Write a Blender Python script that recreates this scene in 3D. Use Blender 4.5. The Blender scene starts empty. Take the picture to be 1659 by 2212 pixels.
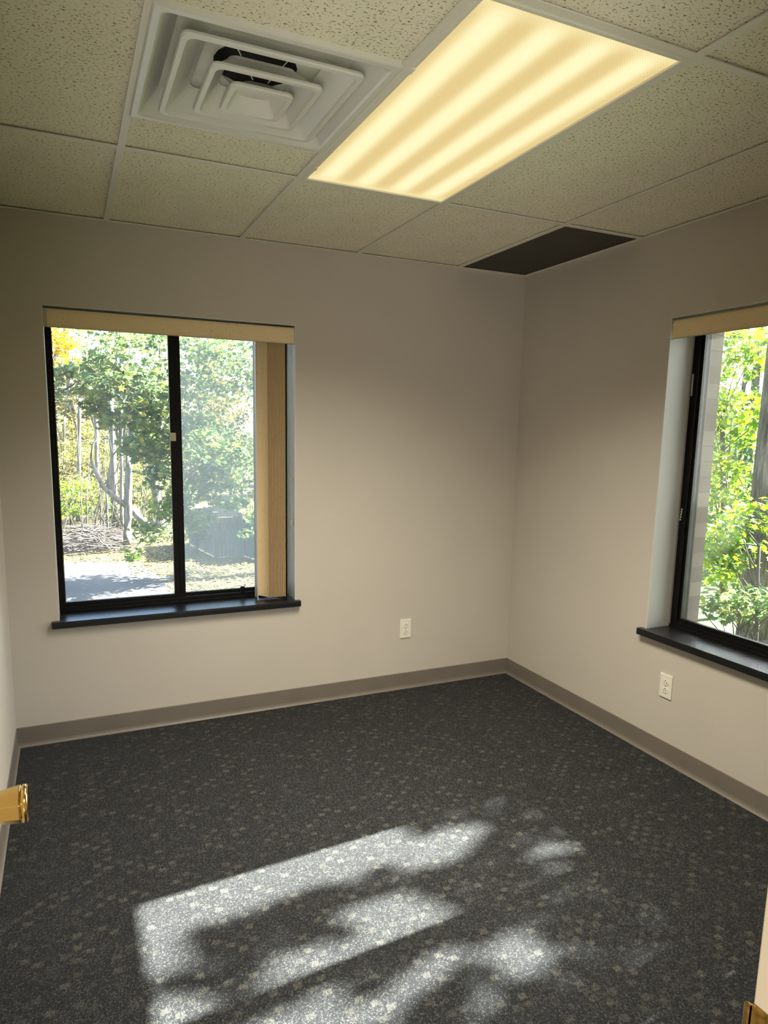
import bpy, bmesh, math, random
import numpy as np
from mathutils import Vector, Matrix, Euler

# ------------------------------------------------------------------ camera, world, sun, exposure
SC = bpy.context.scene
COL = SC.collection
CAM = (-2.4956, -3.4566, 1.5199)
ROT = (1.41598, -0.01802, -0.42334)
FPX = 1473.0
cd = bpy.data.cameras.new('camera'); cam = bpy.data.objects.new('camera', cd); COL.objects.link(cam)
cam.location = CAM; cam.rotation_euler = ROT
cd.sensor_fit = 'VERTICAL'; cd.sensor_height = 36.0; cd.sensor_width = 36.0 * 1659 / 2212
cd.lens = FPX * 36.0 / 2212
cd.shift_x = 15.9 / 2212; cd.shift_y = 52.1 / 2212
cd.clip_start = 0.02; cd.clip_end = 400
SC.camera = cam

SUN_TRAVEL = Vector((-1.300, -0.100, -1.0)).normalized()
SUN_STRENGTH = 122.0
SKY_STRENGTH = 1.6
TROFFER_W = 56.0
HALL_W = 14.0
HALL_FILL_W = 52.0
SC.view_settings.view_transform = 'Standard'
SC.view_settings.look = 'None'
SC.view_settings.exposure = 0.0
SC.view_settings.gamma = 1.0
SC.view_settings.use_curve_mapping = False
SC.cycles.use_denoising = True
SC.cycles.max_bounces = 8
SC.cycles.diffuse_bounces = 5
SC.cycles.glossy_bounces = 3
SC.cycles.transmission_bounces = 4
SC.cycles.transparent_max_bounces = 12
SC.cycles.caustics_reflective = False
SC.cycles.caustics_refractive = False
SC.cycles.sample_clamp_indirect = 4.0

W = bpy.data.worlds.new('sky'); SC.world = W; W.use_nodes = True
wn = W.node_tree.nodes; wl = W.node_tree.links
sky = wn.new('ShaderNodeTexSky'); sky.sky_type = 'NISHITA'; sky.sun_disc = False
sky.sun_elevation = math.asin(-SUN_TRAVEL.z)
sky.sun_rotation = math.atan2(-SUN_TRAVEL.x, -SUN_TRAVEL.y)
sky.air_density = 1.0; sky.dust_density = 2.5; sky.ozone_density = 1.0
wl.new(sky.outputs[0], wn['Background'].inputs[0]); wn['Background'].inputs[1].default_value = SKY_STRENGTH

sd = bpy.data.lights.new('sun', 'SUN'); sd.energy = SUN_STRENGTH; sd.angle = math.radians(0.53); sd.color = (1.0, 0.965, 0.92)
sun = bpy.data.objects.new('sun', sd); COL.objects.link(sun)
sun.rotation_euler = SUN_TRAVEL.to_track_quat('-Z', 'Y').to_euler(); sun.location = (12, 1, 12)

def area(name, loc, size, size_y, watt, color, rot=(0, 0, 0), spread=180):
    d = bpy.data.lights.new(name, 'AREA'); d.shape = 'RECTANGLE'; d.size = size; d.size_y = size_y
    d.energy = watt; d.color = color; d.spread = math.radians(spread)
    o = bpy.data.objects.new(name, d); COL.objects.link(o); o.location = loc; o.rotation_euler = rot
    return o
H = 2.42; T = 0.6096; RW = 2.774
GA = 0.4575; GD = 0.9028
area('troffer_lamps', (-GA - 1.5 * T, -GD - T, H - 0.012), 0.53, 1.13, TROFFER_W * 0.7, (1.0, 0.93, 0.76), spread=126)
area('troffer_lamps_low', (-GA - 1.5 * T, -GD - T, H - 0.013), 0.53, 1.13, TROFFER_W * 0.3, (1.0, 0.93, 0.76), spread=96)
area('hall_lamps', (-2.3, -4.0, 2.40), 0.55, 1.1, HALL_W, (1.0, 0.92, 0.78), rot=(0, 0, math.radians(90)))
fill = area('hall_side_fill', (-3.02, -4.40, 0.62), 0.7, 0.9, HALL_FILL_W, (1.0, 0.95, 0.84))  # added unseen fill light, lifts the room ceiling through the doorway
fill.rotation_euler = (Vector((-1.9, -1.3, 2.4)) - fill.location).to_track_quat('-Z', 'Y').to_euler()

# ------------------------------------------------------------------ helpers
rng = np.random.default_rng(11)
RND = random.Random(5)
MR = np.array(Euler(ROT, 'XYZ').to_matrix())
def ray(u, v):
    return MR @ np.array([(u - 829.5 + 15.9) / FPX, -(v - 1106 - 52.1) / FPX, -1.0])
def at_y(u, v, y):
    d = ray(u, v); t = (y - CAM[1]) / d[1]; return Vector(np.array(CAM) + d * t)
def at_x(u, v, x):
    d = ray(u, v); t = (x - CAM[0]) / d[0]; return Vector(np.array(CAM) + d * t)

def tag(o, label=None, cat=None, group=None, kind=None):
    if label: o['label'] = label
    if cat: o['category'] = cat
    if group: o['group'] = group
    if kind: o['kind'] = kind
    return o
def empty(name, loc=(0, 0, 0), rz=0):
    o = bpy.data.objects.new(name, None); COL.objects.link(o); o.location = loc; o.rotation_euler = (0, 0, rz)
    o.empty_display_size = 0.05
    return o
class MB:
    def __init__(s): s.bm = bmesh.new()
    def box(s, x0, x1, y0, y1, z0, z1):
        v = [s.bm.verts.new((x, y, z)) for x in (x0, x1) for y in (y0, y1) for z in (z0, z1)]
        for f in ((0, 1, 3, 2), (4, 6, 7, 5), (0, 4, 5, 1), (2, 3, 7, 6), (0, 2, 6, 4), (1, 5, 7, 3)):
            s.bm.faces.new([v[i] for i in f])
        return s
    def prism(s, pts, ax, a, b):
        """extrude a closed 2-D outline along an axis; pts are the two other coordinates in order"""
        def P(p, t):
            return {'x': (t, p[0], p[1]), 'y': (p[0], t, p[1]), 'z': (p[0], p[1], t)}[ax]
        A = [s.bm.verts.new(P(p, a)) for p in pts]; B = [s.bm.verts.new(P(p, b)) for p in pts]
        n = len(pts)
        for i in range(n): s.bm.faces.new((A[i], A[(i + 1) % n], B[(i + 1) % n], B[i]))
        s.bm.faces.new(A[::-1]); s.bm.faces.new(B)
        return s
    def tube(s, pts, rad, n=6, caps=True):
        rings = []
        pts = [Vector(p) for p in pts]
        if not hasattr(rad, '__len__'): rad = [rad] * len(pts)
        up = Vector((0.12, 0.31, 0.94)).normalized()
        for i, p in enumerate(pts):
            d = (pts[min(i + 1, len(pts) - 1)] - pts[max(i - 1, 0)]).normalized()
            u = up if abs(d.dot(up)) < 0.95 else Vector((1, 0, 0.1)).normalized()
            a = d.cross(u).normalized(); b = d.cross(a).normalized()
            rings.append([s.bm.verts.new(p + (a * math.cos(2 * math.pi * k / n) + b * math.sin(2 * math.pi * k / n)) * rad[i]) for k in range(n)])
        for i in range(len(rings) - 1):
            for k in range(n):
                s.bm.faces.new((rings[i][k], rings[i][(k + 1) % n], rings[i + 1][(k + 1) % n], rings[i + 1][k]))
        if caps:
            s.bm.faces.new(rings[0][::-1]); s.bm.faces.new(rings[-1])
        return s
    def loops(s, loops, close_first=False, close_last=False):
        """skin between closed loops having the same vertex count"""
        R = [[s.bm.verts.new(p) for p in L] for L in loops]
        n = len(R[0])
        for i in range(len(R) - 1):
            for k in range(n):
                s.bm.faces.new((R[i][k], R[i][(k + 1) % n], R[i + 1][(k + 1) % n], R[i + 1][k]))
        if close_first: s.bm.faces.new(R[0][::-1])
        if close_last: s.bm.faces.new(R[-1])
        return s
    def build(s, name, mat, parent=None, bevel=0, smooth=False, seg=2, recalc=True):
        if recalc: bmesh.ops.recalc_face_normals(s.bm, faces=s.bm.faces)
        me = bpy.data.meshes.new(name); s.bm.to_mesh(me); s.bm.free()
        o = bpy.data.objects.new(name, me); COL.objects.link(o)
        if mat: me.materials.append(mat)
        if parent: o.parent = parent
        if bevel:
            m = o.modifiers.new('bevel', 'BEVEL'); m.width = bevel; m.segments = seg; m.limit_method = 'ANGLE'; m.angle_limit = math.radians(40)
        if smooth:
            for p in me.polygons: p.use_smooth = True
        return o
def rel(o, loc):
    """move the origin of a mesh to loc and keep it where it is"""
    o.data.transform(Matrix.Translation(-Vector(loc))); o.location = loc
    return o

# ------------------------------------------------------------------ materials
def mat(name):
    m = bpy.data.materials.new(name); m.use_nodes = True
    return m, m.node_tree.nodes, m.node_tree.links, m.node_tree.nodes['Principled BSDF']
def N(n, t, **k):
    x = n.new(t)
    for a, b in k.items():
        if a.startswith('i_'): x.inputs[a[2:].replace('_', ' ')].default_value = b
        else: setattr(x, a, b)
    return x
def ramp(n, stops, interp='LINEAR'):
    r = n.new('ShaderNodeValToRGB'); r.color_ramp.interpolation = interp
    while len(r.color_ramp.elements) < len(stops): r.color_ramp.elements.new(0.5)
    for e, (p, c) in zip(r.color_ramp.elements, stops): e.position = p; e.color = (*c, 1) if len(c) == 3 else c
    return r
def plain(name, c, rough=0.6, metal=0, spec=0.5, noise=0, nscale=20, bump=0, bscale=200):
    m, n, l, b = mat(name)
    b.inputs['Base Color'].default_value = (*c, 1); b.inputs['Roughness'].default_value = rough
    b.inputs['Metallic'].default_value = metal; b.inputs['Specular IOR Level'].default_value = spec
    if noise or bump:
        tc = n.new('ShaderNodeTexCoord')
    if noise:
        t = N(n, 'ShaderNodeTexNoise', i_Scale=nscale, i_Detail=4.0); l.new(tc.outputs['Object'], t.inputs['Vector'])
        r = ramp(n, [(0.3, [x * (1 - noise) for x in c]), (0.7, [min(1, x * (1 + noise)) for x in c])])
        l.new(t.outputs[0], r.inputs[0]); l.new(r.outputs[0], b.inputs['Base Color'])
    if bump:
        t = N(n, 'ShaderNodeTexNoise', i_Scale=bscale, i_Detail=3.0); l.new(tc.outputs['Object'], t.inputs['Vector'])
        u = N(n, 'ShaderNodeBump', i_Strength=bump, i_Distance=0.002); l.new(t.outputs[0], u.inputs['Height']); l.new(u.outputs[0], b.inputs['Normal'])
    return m
M = {}
M['wall'] = plain('wall_paint', (0.50, 0.455, 0.40), 0.75, noise=0.02, nscale=3, bump=0.25, bscale=260, spec=0.3)
M['reveal'] = plain('reveal_paint', (0.56, 0.56, 0.53), 0.5, bump=0.15, bscale=200, spec=0.4)
M['grid'] = plain('grid_paint', (0.72, 0.70, 0.60), 0.5)
M['diffuser'] = plain('diffuser_enamel', (0.66, 0.66, 0.60), 0.35)
M['duct'] = plain('duct_dark', (0.03, 0.03, 0.03), 0.8)
M['panel'] = plain('brown_panel', (0.055, 0.047, 0.033), 0.8, noise=0.1, nscale=6)
M['base'] = plain('cove_vinyl', (0.165, 0.143, 0.12), 0.42, noise=0.06, nscale=9)
M['black'] = plain('black_aluminium', (0.006, 0.0055, 0.005), 0.42, spec=0.16, noise=0.3, nscale=30)
M['gasket'] = plain('black_gasket', (0.006, 0.006, 0.006), 0.6)
M['sill'] = None
M['outlet'] = plain('outlet_plastic', (0.72, 0.68, 0.60), 0.35)
M['slot'] = plain('outlet_slot', (0.06, 0.05, 0.04), 0.7)
M['cream'] = plain('cream_door_paint', (0.56, 0.47, 0.36), 0.45)
M['brass'] = plain('polished_brass', (0.80, 0.56, 0.20), 0.16, metal=1.0)
M['old_brass'] = plain('tarnished_brass', (0.36, 0.22, 0.05), 0.35, metal=0.9, noise=0.45, nscale=140)
M['metal'] = plain('grey_metal', (0.5, 0.48, 0.42), 0.4, metal=0.6)
M['clear_end'] = plain('valance_end_plastic', (0.40, 0.36, 0.29), 0.3)
M['white_vane'] = plain('white_vinyl', (0.72, 0.71, 0.70), 0.4)
M['cord'] = plain('cord_white', (0.55, 0.53, 0.5), 0.6)
M['tassel'] = plain('tassel_plastic', (0.50, 0.44, 0.30), 0.4)
M['plenum'] = plain('plenum', (0.05, 0.05, 0.045), 0.9)

def m_sill():
    m, n, l, b = mat('black_textured_paint')
    b.inputs['Base Color'].default_value = (0.008, 0.008, 0.009, 1); b.inputs['Specular IOR Level'].default_value = 0.4; b.inputs['Roughness'].default_value = 0.30
    tc = n.new('ShaderNodeTexCoord')
    w = N(n, 'ShaderNodeTexNoise', i_Scale=9.0, i_Detail=5.0, i_Distortion=1.6); l.new(tc.outputs['Object'], w.inputs['Vector'])
    v = N(n, 'ShaderNodeTexVoronoi', i_Scale=34.0, feature='DISTANCE_TO_EDGE'); l.new(w.outputs['Color'], v.inputs['Vector'])
    v.inputs['Scale'].default_value = 5.0
    t2 = N(n, 'ShaderNodeTexNoise', i_Scale=60.0, i_Detail=3.0); l.new(tc.outputs['Object'], t2.inputs['Vector'])
    mx = N(n, 'ShaderNodeMath', operation='ADD'); l.new(v.outputs[0], mx.inputs[0])
    ms = N(n, 'ShaderNodeMath', operation='MULTIPLY'); ms.inputs[1].default_value = 0.25; l.new(t2.outputs[0], ms.inputs[0]); l.new(ms.outputs[0], mx.inputs[1])
    u = N(n, 'ShaderNodeBump', i_Strength=0.22, i_Distance=0.003); l.new(mx.outputs[0], u.inputs['Height']); l.new(u.outputs[0], b.inputs['Normal'])
    return m
M['sill'] = m_sill()

def m_fabric():
    m, n, l, b = mat('beige_flecked_fabric')
    b.inputs['Roughness'].default_value = 0.8; b.inputs['Specular IOR Level'].default_value = 0.25
    tc = n.new('ShaderNodeTexCoord'); mp = n.new('ShaderNodeMapping'); mp.inputs['Scale'].default_value = (1, 1, 0.8); l.new(tc.outputs['Object'], mp.inputs[0])
    t = N(n, 'ShaderNodeTexNoise', i_Scale=55.0, i_Detail=2.0, i_Distortion=2.5); l.new(mp.outputs[0], t.inputs['Vector'])
    r = ramp(n, [(0.0, (0.72, 0.57, 0.34)), (0.655, (0.76, 0.60, 0.36)), (0.685, (0.50, 0.35, 0.17)), (0.73, (0.74, 0.58, 0.34))])
    l.new(t.outputs[0], r.inputs[0]); l.new(r.outputs[0], b.inputs['Base Color'])
    w = N(n, 'ShaderNodeTexNoise', i_Scale=700.0); l.new(tc.outputs['Object'], w.inputs['Vector'])
    u = N(n, 'ShaderNodeBump', i_Strength=0.3, i_Distance=0.001); l.new(w.outputs[0], u.inputs['Height']); l.new(u.outputs[0], b.inputs['Normal'])
    return m
M['fabric'] = m_fabric()

def m_tile():
    m, n, l, b = mat('fissured_ceiling_tile')
    b.inputs['Roughness'].default_value = 0.9; b.inputs['Specular IOR Level'].default_value = 0.15
    geo = n.new('ShaderNodeNewGeometry'); tc = n.new('ShaderNodeTexCoord')
    mp = n.new('ShaderNodeMapping'); mp.inputs['Scale'].default_value = (1.0, 1.55, 1.0); l.new(tc.outputs['Object'], mp.inputs[0])
    t = N(n, 'ShaderNodeTexNoise', i_Scale=112.0, i_Detail=2.5, i_Roughness=0.6, i_Distortion=0.15); l.new(mp.outputs[0], t.inputs['Vector'])
    big = N(n, 'ShaderNodeTexNoise', i_Scale=6.0); l.new(tc.outputs['Object'], big.inputs['Vector'])
    r = ramp(n, [(0.0, (0, 0, 0)), (0.595, (0, 0, 0)), (0.65, (1, 1, 1))]); l.new(t.outputs[0], r.inputs[0])
    cb = ramp(n, [(0.35, (0.79, 0.755, 0.59)), (0.65, (0.83, 0.79, 0.63))]); l.new(big.outputs[0], cb.inputs[0])
    mx = N(n, 'ShaderNodeMix', data_type='RGBA'); l.new(r.outputs[0], mx.inputs[0]); l.new(cb.outputs[0], mx.inputs[6]); mx.inputs[7].default_value = (0.20, 0.175, 0.11, 1)
    l.new(mx.outputs[2], b.inputs['Base Color'])
    u = N(n, 'ShaderNodeBump', i_Strength=0.6, i_Distance=0.003, invert=True); l.new(r.outputs[0], u.inputs['Height'])
    f = N(n, 'ShaderNodeTexNoise', i_Scale=420.0); l.new(tc.outputs['Object'], f.inputs['Vector'])
    u2 = N(n, 'ShaderNodeBump', i_Strength=0.25, i_Distance=0.001); l.new(f.outputs[0], u2.inputs['Height']); l.new(u.outputs[0], u2.inputs['Normal'])
    l.new(u2.outputs[0], b.inputs['Normal'])
    return m
M['tile'] = m_tile()

def m_carpet():
    m, n, l, b = mat('charcoal_loop_carpet')
    b.inputs['Roughness'].default_value = 0.95; b.inputs['Specular IOR Level'].default_value = 0.1
    b.inputs['Sheen Weight'].default_value = 0.10; b.inputs['Sheen Roughness'].default_value = 0.4
    tc = n.new('ShaderNodeTexCoord')
    sep = n.new('ShaderNodeSeparateXYZ'); l.new(tc.outputs['Object'], sep.inputs[0])
    def math_(op, a, bb=None, c=None):
        x = N(n, 'ShaderNodeMath', operation=op)
        for i, v in enumerate((a, bb, c)):
            if v is None: continue
            if hasattr(v, 'default_value') or hasattr(v, 'links'): l.new(v, x.inputs[i])
            else: x.inputs[i].default_value = v
        return x.outputs[0]
    # wobble
    wob = N(n, 'ShaderNodeTexNoise', i_Scale=160.0, i_Detail=1.0); l.new(tc.outputs['Object'], wob.inputs['Vector'])
    wv = math_('MULTIPLY_ADD', wob.outputs[0], 0.012, -0.006)
    X = math_('ADD', sep.outputs[0], wv); Y = math_('ADD', sep.outputs[1], wv)
    cx, cy = 0.0345, 0.0275
    ux = math_('DIVIDE', X, cx); uy = math_('DIVIDE', Y, cy)
    fx = math_('FLOOR', ux); fy = math_('FLOOR', uy)
    gx = math_('FRACT', ux); gy = math_('FRACT', uy)
    cmb = n.new('ShaderNodeCombineXYZ'); l.new(fx, cmb.inputs[0]); l.new(fy, cmb.inputs[1])
    wn_ = n.new('ShaderNodeTexWhiteNoise'); wn_.noise_dimensions = '2D'; l.new(cmb.outputs[0], wn_.inputs['Vector'])
    def edge(g):
        a = math_('ABSOLUTE', math_('SUBTRACT', g, 0.5))
        x = N(n, 'ShaderNodeMapRange', i_From_Min=0.40, i_From_Max=0.30); l.new(a, x.inputs[0]); return x.outputs[0]
    sq = math_('MULTIPLY', edge(gx), edge(gy))
    # clumpy choice: cells near one another switch on together, in diagonal drifts
    cl = N(n, 'ShaderNodeTexNoise', i_Scale=0.55, i_Detail=1.0); l.new(cmb.outputs[0], cl.inputs['Vector'])
    par = math_('MODULO', math_('ABSOLUTE', math_('ADD', fx, fy)), 2.0)
    val = math_('ADD', wn_.outputs['Value'], math_('MULTIPLY', math_('SUBTRACT', cl.outputs[0], 0.5), 1.3))
    val = math_('SUBTRACT', val, math_('MULTIPLY', par, 0.42))
    on = N(n, 'ShaderNodeMapRange', i_From_Min=0.52, i_From_Max=0.92); l.new(val, on.inputs[0])
    lit = math_('MULTIPLY', sq, on.outputs[0])
    # yarn loops
    lo = N(n, 'ShaderNodeTexVoronoi', i_Scale=1.0); mp = n.new('ShaderNodeMapping'); mp.inputs['Scale'].default_value = (330, 210, 1); l.new(tc.outputs['Object'], mp.inputs[0]); l.new(mp.outputs[0], lo.inputs['Vector'])
    lo.voronoi_dimensions = '2D'
    rn = ramp(n, [(0.0, (1, 1, 1)), (0.75, (0, 0, 0))]); l.new(lo.outputs['Distance'], rn.inputs[0])
    yr = n.new('ShaderNodeSeparateColor'); l.new(lo.outputs['Color'], yr.inputs[0])
    # base yarn: mostly black with scattered grey and tan tips
    tip = ramp(n, [(0.0, (0.011, 0.0116, 0.0128)), (0.6, (0.0205, 0.0218, 0.0238)), (0.9, (0.047, 0.048, 0.049)), (1.0, (0.080, 0.079, 0.077))]); l.new(yr.outputs[0], tip.inputs[0])
    sqc = ramp(n, [(0.0, (0.046, 0.046, 0.043)), (0.5, (0.074, 0.072, 0.065)), (1.0, (0.115, 0.107, 0.087))]); l.new(yr.outputs[1], sqc.inputs[0])
    lit = math_('MULTIPLY', lit, math_('MINIMUM', math_('MULTIPLY_ADD', yr.outputs[2], 1.5, 0.12), 1.0))
    mx = N(n, 'ShaderNodeMix', data_type='RGBA'); l.new(lit, mx.inputs[0]); l.new(tip.outputs[0], mx.inputs[6]); l.new(sqc.outputs[0], mx.inputs[7])
    dk = N(n, 'ShaderNodeMix', data_type='RGBA', blend_type='MULTIPLY'); dk.inputs[0].default_value = 0.55
    l.new(mx.outputs[2], dk.inputs[6])
    g2 = ramp(n, [(0.0, (1, 1, 1)), (0.65, (0.22, 0.22, 0.22))]); l.new(lo.outputs['Distance'], g2.inputs[0]); l.new(g2.outputs[0], dk.inputs[7])
    l.new(dk.outputs[2], b.inputs['Base Color'])
    u = N(n, 'ShaderNodeBump', i_Strength=0.5, i_Distance=0.003); l.new(rn.outputs[0], u.inputs['Height']); l.new(u.outputs[0], b.inputs['Normal'])
    return m
M['carpet'] = m_carpet()

def m_glass(name, haze):
    m, n, l, b = mat(name); n.remove(b); out = n['Material Output']
    tr = n.new('ShaderNodeBsdfTransparent'); tr.inputs[0].default_value = (0.93, 0.96, 0.94, 1)
    gl = n.new('ShaderNodeBsdfGlossy'); gl.inputs['Roughness'].default_value = 0.02
    fr = N(n, 'ShaderNodeFresnel', i_IOR=1.45)
    mx = n.new('ShaderNodeMixShader'); l.new(fr.outputs[0], mx.inputs[0]); l.new(tr.outputs[0], mx.inputs[1]); l.new(gl.outputs[0], mx.inputs[2])
    # pale veil mixed into the pane to imitate haze over the view
    veil = n.new('ShaderNodeBsdfTranslucent'); veil.inputs[0].default_value = (0.75, 0.78, 0.74, 1)
    tc = n.new('ShaderNodeTexCoord'); t = N(n, 'ShaderNodeTexNoise', i_Scale=4.0, i_Detail=3.0); l.new(tc.outputs['Object'], t.inputs['Vector'])
    mr = N(n, 'ShaderNodeMapRange', i_From_Min=0.3, i_From_Max=0.75, i_To_Min=haze * 0.5, i_To_Max=haze * 1.5); l.new(t.outputs[0], mr.inputs[0])
    m2 = n.new('ShaderNodeMixShader'); l.new(mr.outputs[0], m2.inputs[0]); l.new(mx.outputs[0], m2.inputs[1]); l.new(veil.outputs[0], m2.inputs[2])
    l.new(m2.outputs[0], out.inputs[0])
    return m
M['glass'] = m_glass('window_glass', 0.03)
M['glass2'] = m_glass('veiled_window_glass', 0.045)
M['glass3'] = m_glass('clean_window_glass', 0.0025)
def m_screen():
    m, n, l, b = mat('insect_screen_mesh'); n.remove(b); out = n['Material Output']
    tr = n.new('ShaderNodeBsdfTransparent')
    di = n.new('ShaderNodeBsdfDiffuse'); di.inputs[0].default_value = (0.50, 0.53, 0.52, 1)
    tl = n.new('ShaderNodeBsdfTranslucent'); tl.inputs[0].default_value = (0.5, 0.53, 0.52, 1)
    ad = n.new('ShaderNodeMixShader'); ad.inputs[0].default_value = 0.5; l.new(di.outputs[0], ad.inputs[1]); l.new(tl.outputs[0], ad.inputs[2])
    mx = n.new('ShaderNodeMixShader'); mx.inputs[0].default_value = 0.20; l.new(tr.outputs[0], mx.inputs[1]); l.new(ad.outputs[0], mx.inputs[2])
    l.new(mx.outputs[0], out.inputs[0]); return m
M['screen'] = m_screen()

def m_lens():
    m, n, l, b = mat('prismatic_lens'); n.remove(b); out = n['Material Output']
    tc = n.new('ShaderNodeTexCoord'); sp = n.new('ShaderNodeSeparateXYZ'); l.new(tc.outputs['Object'], sp.inputs[0])
    # four tubes running the long way behind the lens
    w = N(n, 'ShaderNodeMath', operation='MULTIPLY'); w.inputs[1].default_value = 2 * math.pi / 0.142; l.new(sp.outputs[0], w.inputs[0])
    c = N(n, 'ShaderNodeMath', operation='COSINE'); l.new(w.outputs[0], c.inputs[0])
    # tubes end a little short of the housing
    ay = N(n, 'ShaderNodeMath', operation='ABSOLUTE'); l.new(sp.outputs[1], ay.inputs[0])
    ey = N(n, 'ShaderNodeMapRange', interpolation_type='SMOOTHSTEP', i_From_Min=0.60, i_From_Max=0.50); l.new(ay.outputs[0], ey.inputs[0])
    cm = N(n, 'ShaderNodeMath', operation='MULTIPLY'); l.new(c.outputs[0], cm.inputs[0]); l.new(ey.outputs[0], cm.inputs[1])
    mr = N(n, 'ShaderNodeMapRange', interpolation_type='SMOOTHSTEP', i_From_Min=1.0, i_From_Max=-1.0); l.new(cm.outputs[0], mr.inputs[0])
    # prisms
    mp = n.new('ShaderNodeMapping'); mp.inputs['Rotation'].default_value = (0, 0, math.radians(45)); l.new(tc.outputs['Object'], mp.inputs[0])
    ck = N(n, 'ShaderNodeTexVoronoi', i_Scale=170.0, i_Randomness=0.0); l.new(mp.outputs[0], ck.inputs['Vector'])
    pr = N(n, 'ShaderNodeMapRange', i_From_Min=0.0, i_From_Max=0.75, i_To_Min=1.10, i_To_Max=0.86); l.new(ck.outputs['Distance'], pr.inputs[0])
    rp = ramp(n, [(0.0, (0.86, 0.66, 0.29)), (0.5, (1.0, 0.84, 0.42)), (1.0, (1.12, 1.02, 0.60))]); l.new(mr.outputs[0], rp.inputs[0])
    em = n.new('ShaderNodeEmission'); l.new(rp.outputs[0], em.inputs[0]); l.new(pr.outputs[0], em.inputs[1])
    gl = n.new('ShaderNodeBsdfGlossy'); gl.inputs['Roughness'].default_value = 0.25; gl.inputs[0].default_value = (0.05, 0.05, 0.05, 1)
    a = n.new('ShaderNodeAddShader'); l.new(em.outputs[0], a.inputs[0]); l.new(gl.outputs[0], a.inputs[1]); l.new(a.outputs[0], out.inputs[0])
    return m
M['lens'] = m_lens()

def m_brick():
    m, n, l, b = mat('tan_brick'); b.inputs['Roughness'].default_value = 0.85
    tc = n.new('ShaderNodeTexCoord'); sp = n.new('ShaderNodeSeparateXYZ'); l.new(tc.outputs['Object'], sp.inputs[0])
    ad = N(n, 'ShaderNodeMath', operation='ADD'); l.new(sp.outputs[0], ad.inputs[0]); l.new(sp.outputs[1], ad.inputs[1])
    sh_ = N(n, 'ShaderNodeMath', operation='ADD'); l.new(ad.outputs[0], sh_.inputs[0]); sh_.inputs[1].default_value = 0.06
    cb = n.new('ShaderNodeCombineXYZ'); l.new(sh_.outputs[0], cb.inputs[0]); l.new(sp.outputs[2], cb.inputs[1])
    t = N(n, 'ShaderNodeTexBrick', i_Scale=1.0, i_Mortar_Size=0.0022, i_Brick_Width=0.21, i_Row_Height=0.0735, i_Bias=-0.1)
    t.inputs['Color1'].default_value = (0.21, 0.16, 0.12, 1); t.inputs['Color2'].default_value = (0.115, 0.08, 0.062, 1); t.inputs['Mortar'].default_value = (0.12, 0.105, 0.09, 1); t.offset = 0.0
    l.new(cb.outputs[0], t.inputs['Vector']); l.new(t.outputs['Color'], b.inputs['Base Color'])
    u = N(n, 'ShaderNodeBump', i_Strength=0.6, i_Distance=0.004, invert=True); l.new(t.outputs['Fac'], u.inputs['Height']); l.new(u.outputs[0], b.inputs['Normal'])
    return m
M['brick'] = m_brick()

OUT = 0.56
def m_leaf(name, stops, trans=0.5, gloss=0.25):
    stops = [(p, tuple(x * OUT for x in c)) for p, c in stops]
    m, n, l, b = mat(name); out = n['Material Output']
    g = n.new('ShaderNodeNewGeometry'); r = ramp(n, stops); l.new(g.outputs['Random Per Island'], r.inputs[0])
    l.new(r.outputs[0], b.inputs['Base Color']); b.inputs['Roughness'].default_value = 0.45; b.inputs['Specular IOR Level'].default_value = gloss
    tl = n.new('ShaderNodeBsdfTranslucent')
    hs = N(n, 'ShaderNodeHueSaturation', i_Saturation=1.15, i_Value=1.5); l.new(r.outputs[0], hs.inputs['Color']); l.new(hs.outputs[0], tl.inputs[0])
    mx = n.new('ShaderNodeMixShader'); mx.inputs[0].default_value = trans; l.new(b.outputs[0], mx.inputs[1]); l.new(tl.outputs[0], mx.inputs[2])
    l.new(mx.outputs[0], out.inputs[0]); return m
M['leaf_green'] = m_leaf('green_leaves', [(0, (0.09, 0.17, 0.08)), (0.45, (0.15, 0.25, 0.09)), (0.8, (0.25, 0.34, 0.10)), (0.94, (0.42, 0.42, 0.10)), (1, (0.50, 0.36, 0.12))])
M['leaf_dark'] = m_leaf('bluish_green_leaves', [(0, (0.09, 0.16, 0.085)), (0.5, (0.16, 0.23, 0.09)), (0.85, (0.27, 0.34, 0.10)), (1, (0.46, 0.44, 0.12))], 0.42)
M['leaf_lime'] = m_leaf('yellow_green_leaves', [(0, (0.10, 0.20, 0.05)), (0.4, (0.20, 0.34, 0.06)), (0.78, (0.36, 0.47, 0.07)), (1, (0.52, 0.48, 0.06))], 0.58)
M['leaf_yellow'] = m_leaf('yellow_leaves', [(0, (0.42, 0.33, 0.03)), (0.5, (0.55, 0.42, 0.03)), (1, (0.62, 0.40, 0.04))], 0.5)
M['leaf_mix'] = m_leaf('autumn_leaves', [(0, (0.09, 0.14, 0.05)), (0.35, (0.22, 0.24, 0.07)), (0.6, (0.38, 0.33, 0.10)), (0.85, (0.48, 0.38, 0.10)), (1, (0.42, 0.26, 0.13))], 0.45)
M['leaf_fallen'] = m_leaf('fallen_leaves', [(0, (0.09, 0.075, 0.05)), (0.3, (0.16, 0.13, 0.065)), (0.6, (0.29, 0.23, 0.05)), (0.85, (0.40, 0.32, 0.06)), (1, (0.28, 0.23, 0.18))], 0.1)
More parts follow.
